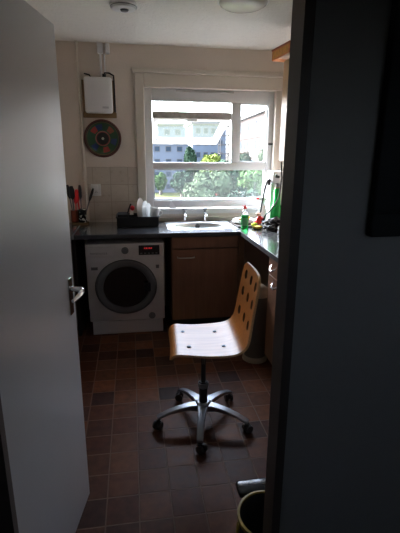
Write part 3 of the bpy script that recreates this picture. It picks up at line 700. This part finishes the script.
m = MB(); m.tube([(.055, -.06, .595), (.06, -.08, .45), (.05, -.07, .30), (.035, -.05, .235), (.0, -.02, .165), (-.04, .02, .11), (-.05, .05, .06), (-.045, .06, .009)], .0075, 8); m.build('cable_tube', 'blackm', h2, 60)
# white card on the sill
wd = thing('card', 'small pale wedge-shaped card leaning on the lower left of the window', 'card', (.40, 4.150, 1.0302))
MB().prism([(-.04, 0), (.035, 0), (-.022, .085)], 0, .003, 'Y').build('card_sheet', 'white', wd).rotation_euler = (math.radians(-12), 0, 0)
# orange box on the cabinet
ob = thing('wooden_box', 'orange wooden box lying on top of the wall cabinet near the ceiling', 'box', (1.207, 3.30, 2.262), math.radians(6))
bx(-.070, .070, -.150, .150, 0, .070, bev=.003).build('box_body', 'orange', ob)
bx(-.075, .075, -.155, .155, .0705, .080, bev=.003).build('lid', 'orangedk', ob)
m = MB(); m.box(-.0715, -.0705, -.13, .13, .012, .060); m.build('front_panel', mat('straw_panel', (.52, .23, .035), .6, var=.5, scale=40), ob)
bx(-.065, .065, -.1525, -.1505, .006, .064).build('end_panel', 'orangedk', ob)
pc = thing('paper_sheets', 'pale crumpled papers squeezed under the orange box on the cabinet', 'paper', (1.185, 3.24, 2.2505))
m = MB(); m.box(-.03, .09, -.12, .06, 0, .005); m.box(-.045, .08, -.10, .08, .0055, .011, rot=((0, 0, 0), rotm('Z', 4))); m.build('sheet', 'pinkpaper', pc)

# ================================================================ CHAIR
ch = thing('office_chair', 'bent birch plywood swivel chair with slotted back on a silver five-star castor base', 'chair', (.372, 2.137, 0))
SZ = .55
def bez(p, n=10):
    out = []
    for i in range(n+1):
        t = i/n; a = [(1-t)**3, 3*t*(1-t)**2, 3*t*t*(1-t), t**3]
        out.append((sum(a[k]*p[k][0] for k in range(4)), sum(a[k]*p[k][1] for k in range(4))))
    return out
seatp = bez([(-.225, -.052), (-.222, -.012), (-.205, .0), (-.165, .0)], 8)+bez([(-.165, 0), (-.05, -.012), (.05, -.014), (.14, -.004)], 8)[1:]
bend = bez([(.14, -.004), (.205, .006), (.222, .03), (.232, .07)], 10)[1:]
back = bez([(.232, .07), (.25, .16), (.262, .26), (.292, .398)], 18)
prof = seatp+bend
nseat = len(prof)-1
prof = prof+back[1:]
prof = [(x*.89+.003, z) for x, z in prof]
# arc length
al = [0]
for a, b in zip(prof, prof[1:]): al.append(al[-1]+math.hypot(b[0]-a[0], b[1]-a[1]))
LT = al[-1]
def halfw(s):
    w0 = .205
    if s < .08:  w = w0-.045*(1-math.sqrt(max(0, 1-((.08-s)/.08)**2)))
    elif s > LT-.07: w = .196-.055*(1-math.sqrt(max(0, 1-((s-(LT-.07))/.07)**2)))
    else:
        k = s/LT; w = w0 + .016*math.sin(PI*min(1, max(0, (k-.2)/.5))) - .010*max(0, (k-.6)/.4)
    return w
TH = .013; NT = 16
def shell(i0, i1):
    mb = MB(); rows = []
    for i in range(i0, i1+1):
        a = prof[max(0, i-1)]; b = prof[min(len(prof)-1, i+1)]
        tx, tz = b[0]-a[0], b[1]-a[1]; l = math.hypot(tx, tz); nx, nz = -tz/l, tx/l
        hw = halfw(al[i]); top, bot = [], []
        for k in range(NT+1):
            y = hw*math.sin(PI/2*(2*k/NT-1))
            dish = -.010*(1-(y/hw)**2)*(1 if i > nseat else .5)
            x, z = prof[i]
            top.append(mb.b.verts.new((x+nx*dish, y, SZ+z+nz*dish))); bot.append(mb.b.verts.new((x+nx*(dish-TH), y, SZ+z+nz*(dish-TH))))
        rows.append((top, bot))
    for (t0, b0), (t1, b1) in zip(rows, rows[1:]):
        for k in range(NT):
            mb.b.faces.new((t0[k], t0[k+1], t1[k+1], t1[k])); mb.b.faces.new((b0[k], b1[k], b1[k+1], b0[k+1]))
        for k in (0, NT): mb.b.faces.new((t0[k], t1[k], b1[k], b0[k])).material_index = 1
    for (t, b) in (rows[0], rows[-1]):
        for k in range(NT): mb.b.faces.new((t[k], b[k], b[k+1], t[k+1])).material_index = 1
    return mb
seat = shell(0, nseat).build('seat', ['chairwood', 'plyedge'], ch, 50)
bk = shell(nseat, len(prof)-1).build('backrest', ['chairwood', 'plyedge', 'slotshade'], ch, 50)
# slots through the backrest
cut = MB()
for r in range(3):
    for cI in range(3):
        s = .052+r*.106+ (0.0 if cI != 1 else .0)
        i = min(range(nseat, len(prof)), key=lambda j: abs(al[j]-(al[nseat]+s)))
        x, z = prof[i]; tx, tz = prof[min(i+1, len(prof)-1)][0]-prof[i-1][0], prof[min(i+1, len(prof)-1)][1]-prof[i-1][1]
        l = math.hypot(tx, tz); tx, tz = tx/l, tz/l
        rot = Matrix(((0, tx, -tz), (1, 0, 0), (0, tz, tx))).to_3x3()
        y = (cI-1)*.122
        mm = MB()
        cut.lathe([(.027, -.06), (.027, .06)], (x, y, SZ+z), 24, mat=rot, sx=.95, sy=1.0, mi=2)
co = cut.build('cutter', ['chairwood', 'plyedge', 'slotshade'], ch); bpy.context.view_layer.update()
md = bk.modifiers.new('slots', 'BOOLEAN'); md.operation = 'DIFFERENCE'; md.object = co; md.solver = 'EXACT'
dg = bpy.context.evaluated_depsgraph_get(); dg.update()
nm_ = bpy.data.meshes.new_from_object(bk.evaluated_get(dg)); bk.modifiers.clear(); bk.data = nm_
bpy.data.objects.remove(co)
nm_.set_sharp_from_angle(angle=math.radians(40))
for o in (seat, bk): o.rotation_euler.z = math.radians(-4)
# bolts on the seat
for x, y in ((-.115, .10), (.075, .10), (-.09, -.10), (.10, -.10)):
    s_i = min(range(nseat), key=lambda j: abs(prof[j][0]-x)); z = SZ+prof[s_i][1]-.0042
    m = MB(); m.lathe([(.011, 0), (.011, .003), (.007, .0045), (.004, .0025), (0, .0025)], (x, y, z), 18); o = m.build('bolt', 'greyp', ch, 40); o.rotation_euler.z = math.radians(-4)
m = MB(); m.box(-.115, .115, -.09, .09, SZ-.050, SZ-.029, bev=.006); m.box(-.05, .05, -.045, .045, SZ-.085, SZ-.0505, bev=.01); m.build('seat_plate', 'blackm', ch)
m = MB(); m.cyl((0, 0, SZ-.0855), (0, 0, .27), .014); m.lathe([(.022, .10), (.025, .11), (.025, .255), (.022, .27), (.0, .271)], (0, 0, 0), 20); m.build('gas_lift', 'blackm', ch, 40)
m = MB(); m.lathe([(.0255, .232), (.031, .236), (.031, .262), (.0255, .266)], (0, 0, 0), 20, close=True); m.build('collar', 'greyp', ch, 40)
m = MB(); m.tube([(.0, -.03, SZ-.07), (-.02, -.12, SZ-.075), (-.03, -.17, SZ-.08)], .006); m.build('height_lever', 'black', ch)
m = MB(); m.lathe([(.0255, .085), (.042, .088), (.044, .128), (.036, .140), (.0255, .142)], (0, 0, 0), 28, close=True); m.build('hub', 'alu', ch, 40)
for k in range(5):
    a = math.radians(-103+72*k); d = Vector((math.cos(a), math.sin(a), 0)); sdv = Vector((-d.y, d.x, 0))
    m = MB(); rings = []
    for r, w_, zt, th in ((.043, .030, .130, .036), (.085, .025, .130, .028), (.15, .021, .121, .022), (.21, .020, .106, .018), (.255, .019, .088, .016), (.276, .017, .078, .014)):
        c0 = d*r
        rings.append([m.b.verts.new(c0+sdv*sx*w_*ww+Vector((0, 0, zt-dz))) for sx, ww, dz in ((-1, 1, .004), (-1, .8, 0), (1, .8, 0), (1, 1, .004), (1, .9, th), (-1, .9, th))])
    for p0, p1 in zip(rings, rings[1:]):
        for j in range(6): m.b.faces.new((p0[j], p0[(j+1) % 6], p1[(j+1) % 6], p1[j]))
    m.b.faces.new(rings[0]); m.b.faces.new(rings[-1])
    m.build('leg', 'alu', ch, 30)
    cs = MB(); cc = d*.266
    ca = a+.9; cv = Vector((math.cos(ca), math.sin(ca), 0))
    pz = cc
    cs.cyl(pz+Vector((0, 0, .05)), pz+Vector((0, 0, .068)), .008)
    for sgn in (-1, 1):
        c1 = pz+cv*.012+Vector((-cv.y, cv.x, 0))*sgn*.006+Vector((0, 0, .0255)); c2 = c1+Vector((-cv.y, cv.x, 0))*sgn*.018
        cs.cyl(c1, c2, .025, .023, 20)
    cs.box(pz.x-.014, pz.x+.014, pz.y-.014, pz.y+.014, .028, .056, bev=.005)
    cs.build('castor', 'black', ch, 40)

# ================================================================ BINS
cb_ = thing('waste_bin', 'cream swing-top bin standing in the gap under the right worktop behind the chair', 'bin', (.905, 2.86, 0))
m = MB(); m.lathe([(0, 0), (.085, 0), (.090, .01), (.082, .04), (.088, .54), (0, .54)], (0, 0, 0), 32); m.build('bin_body', mat('grey_bin', (.10, .08, .065), .5, var=.1), cb_, 40)
m = MB(); m.lathe([(.0885, .53), (.094, .535), (.094, .555), (.085, .58), (.045, .61), (0, .62)], (0, 0, 0), 32, close=True); m.build('lid', 'cream', cb_, 40)
m = MB(); m.lathe([(.0905, .002), (.096, .006), (.094, .03), (.0845, .045)], (0, 0, 0), 32, close=True); m.build('base_ring', 'cream', cb_, 40)
pb = thing('pedal_bin', 'small open black bin with yellow rim and shiny lid folded back, by the door frame', 'bin', (.447, 1.165, 0))
m = MB(); m.lathe([(0, .0), (.092, 0), (.095, .004), (.108, .285), (.103, .285), (.090, .012), (0, .010)], (0, 0, 0), 40); m.build('bin_body', 'blackm', pb, 40)
m = MB(); m.lathe([(.1085, .272), (.1125, .276), (.1125, .290), (.104, .292), (.1025, .2855), (.108, .2855)], (0, 0, 0), 40, close=True); m.build('yellow_rim', 'yellowband', pb, 40)
m = MB(); m.tube([(-.113, -.01, .283), (-.122, -.03, .262), (-.124, -.045, .24)], [.006, .006, .008], 8); m.build('rim_clip', 'yellowband', pb, 40)
m = MB(); m.box(-.078, .106, .114, .186, .255, .282, bev=.010)
m.build('lid', mat('blue_black_lid', (.012, .016, .024), .2, var=.3, scale=30), pb, 40)

# ================================================================ OUTSIDE
GZ = -4.6
struct(bx(-120, 160, 12, 260, GZ-.2, GZ).build('ground', 'grass'))
struct(bx(-120, 160, 52, 56, GZ, GZ+.02).build('path', 'asphalt'))
def facade(name, label, loc, rz, w_, d_, h_, rows, cols, wall, winm, roof=None, winfrac=(.55, .5), band=None, flat=True, z0=0, margin=.06):
    b = thing(name, label, 'building', loc, rz, 'buildings outside the window')
    bx(0, w_, 0, d_, 0, h_, ).build('wall', wall, b)
    fh = (h_-z0)/rows; fw = w_*(1-2*margin)/cols
    proto = None
    for r in range(rows):
        for c in range(cols):
            x0 = w_*margin+fw*(c+.5-winfrac[0]/2); zz = z0+fh*(r+.5-winfrac[1]/2)
            m = MB(); a_, b__ = fw*winfrac[0], fh*winfrac[1]; t_ = .08
            m.box(x0, x0+a_, -.06, -.001, zz, zz+t_); m.box(x0, x0+a_, -.06, -.001, zz+b__-t_, zz+b__); m.box(x0, x0+t_, -.06, -.001, zz+t_, zz+b__-t_); m.box(x0+a_-t_, x0+a_, -.06, -.001, zz+t_, zz+b__-t_)
            wv = m.build('window', 'bband', b)
            MB().box(x0+t_, x0+a_-t_, -.03, -.002, zz+t_, zz+b__-t_).build('pane', winm, wv)
    if band:
        for r in range(1, rows): bx(-.05, w_+.05, -.12, -.001, z0+fh*r-.35, z0+fh*r+.25).build('floor_band', band, b)
    if roof: bx(-.3, w_+.3, -.4, d_+.3, h_+.001, h_+.6).build('roof', roof, b)
    return b
M['bgrey'] = mat('grey_render', (.075, .083, .098), .8, var=.08, scale=.5, spec=.1)
M['bwhite'] = mat('white_render', (.065, .078, .095), .7, var=.05, scale=.3, spec=.1)
M['bbrick'] = mat('pink_brick', (.036, .023, .019), .85, var=.12, scale=1.5, spec=.1)
M['bband'] = mat('pale_concrete', (.065, .06, .056), .8, var=.08, spec=.1)
M['bwin'] = mat('building_glass', (.022, .031, .042), .6, spec=.05, var=.3, scale=.3)
M['broof'] = mat('slate_roof', (.09, .083, .083), .8, var=.1, spec=.1)
facade('apartment_block', 'grey block of flats with rows of windows, seen at the left of the window', (1.0, 70, GZ), 0, 8.3, 12, 8.0, 4, 4, 'bgrey', 'bwin', 'bband', (.5, .42))
facade('apartment_block', 'white and blue block of flats in the middle distance beyond the open sash', (12.9, 90, GZ), 0, 7.2, 12, 12.2, 5, 4, 'bwhite', 'bwin', 'bband', (.6, .45))
facade('apartment_block', 'pale block behind the grey flats, seen through the open sash', (7.6, 120, GZ), 0, 17, 12, 13.8, 4, 5, 'bwhite', 'bwin', 'bband', (.5, .4))
bb = facade('brick_building', 'long pink-brick building with window bands receding at the right of the window', (20.6, 84, GZ), math.radians(-93), 46, 14, 12.2, 4, 16, 'bbrick', 'bwin', 'broof', (.82, .5), 'bband', z0=.2, margin=.02)
# scaffold tower
scf = thing('scaffold', 'pale lattice scaffold tower standing between the white flats and the brick building', 'scaffold', (12.6, 60, GZ))
m = MB()
for x in (0, 1.45):
    for y in (0, 1.4): m.cyl((x, y, 0), (x, y, 11.8), .06, seg=6)
m.build('upright', 'bband', scf)
m = MB()
for k in range(1, 10):
    z = k*1.25; m.box(-.1, 1.55, -.05, .05, z-.05, z+.05); m.box(-.1, 1.55, 1.35, 1.45, z-.05, z+.05); m.box(0, 1.45, 0, 1.4, z+.05, z+.1)
    m.tube([(0, 0, z), (1.45, 0, z+1.2)], .04, 5)
m.build('deck', 'bband', scf)
# trees
def leaf_mat(nm, c):
    m = mat(nm, c, .9, var=.45, scale=1.3, spec=.08); return m
def tree(x, y, top, rx, ry, rz, m, label, seed, n=2600, ls=.22):
    t = thing('tree', label, 'tree', (x, y, GZ), 0, 'trees outside the window')
    rnd = random.Random(seed); b = MB()
    zc = top-GZ-rz
    b.tube([(0, 0, 0), (.1, 0, zc*.5), (0, .1, zc)], [.28, .22, .12], 8); b.build('trunk', 'bark', t)
    b = MB()
    lumps = [(Vector((0, 0, zc)), Vector((rx*.72, ry*.72, rz*.75)))]
    for k in range(13):
        a = rnd.uniform(0, 2*PI); e = rnd.uniform(-.45, 1.2)
        dr = Vector((math.cos(a)*math.cos(e)*rx, math.sin(a)*math.cos(e)*ry, math.sin(e)*rz))*.62
        q = rnd.uniform(.32, .5); lumps.append((Vector((0, 0, zc))+dr, Vector((rx*q, ry*q, rz*q))))
    for i, (c, r) in enumerate(lumps): b.blob(c, r*.9, 3, .12, seed=seed*31+i)
    for k in range(n):
        c, r = rnd.choice(lumps); u = Vector((rnd.gauss(0, 1), rnd.gauss(0, 1), rnd.gauss(0, 1))).normalized()
        p = c+Vector((u.x*r.x, u.y*r.y, u.z*r.z))*rnd.uniform(.88, 1.08)
        a1 = (u+Vector((rnd.uniform(-1, 1), rnd.uniform(-1, 1), rnd.uniform(-1, 1)))).normalized(); a2 = a1.cross(Vector((rnd.uniform(-1, 1), rnd.uniform(-1, 1), rnd.uniform(-1, 1)))).normalized(); a3 = a1.cross(a2)
        s = ls*rnd.uniform(.6, 1.3)
        vs = [b.b.verts.new(p+a2*s*i_+a3*s*.55*j_) for i_, j_ in ((-1, 0), (0, -1), (1, 0), (0, 1))]
        b.b.faces.new(vs)
    b.build('foliage', m, t)
    return t
LG = [leaf_mat('leaf_dark', (.016, .03, .017)), leaf_mat('leaf_olive', (.034, .046, .024)), leaf_mat('leaf_light', (.034, .06, .02)), leaf_mat('leaf_lime', (.08, .10, .02))]
tree(7.3, 62, -.9, 1.75, 1.5, 1.75, LG[0], 'dark green round tree beyond the lawn at the left of the lower window pane', 1, ls=.3)
tree(7.0, 37, .35, 2.5, 1.9, 2.6, LG[1], 'broad olive-green tree in the middle of the lower window pane', 2)
tree(11.6, 38, .6, 2.1, 1.9, 2.8, LG[2], 'bright green tree at the right of the lower window pane', 3)
tree(4.75, 28, -1.1, .9, .9, 1.0, LG[1], 'low olive bush in front of the broad tree, lower pane', 4)
tree(7.3, 27.5, -.7, 1.4, 1.2, 1.5, LG[0], 'low dark bush below the broad olive tree', 5)
tree(10.6, 46, .9, 2.2, 2.0, 2.6, LG[0], 'dark tree behind the bright green one, between the two right trees', 6)
tree(11.0, 58, 2.0, 1.9, 1.8, 3.0, LG[3], 'yellow-green tree top in front of the white flats', 7)
tree(9.3, 67, 3.0, 1.0, 1.0, 3.2, LG[0], 'narrow dark tree between the grey and white flats', 8)
tree(16.6, 50, 2.4, 2.0, 1.6, 3.0, LG[1], 'olive tree in front of the brick building, right pane', 9)
tree(15.3, 58, 1.9, 1.9, 1.6, 2.8, LG[0], 'dark tree low behind the window mullion', 10)
tree(4.4, 66, -1.3, 1.1, 1.1, 1.5, LG[2], 'small light green tree beyond the lawn at the far left', 11)
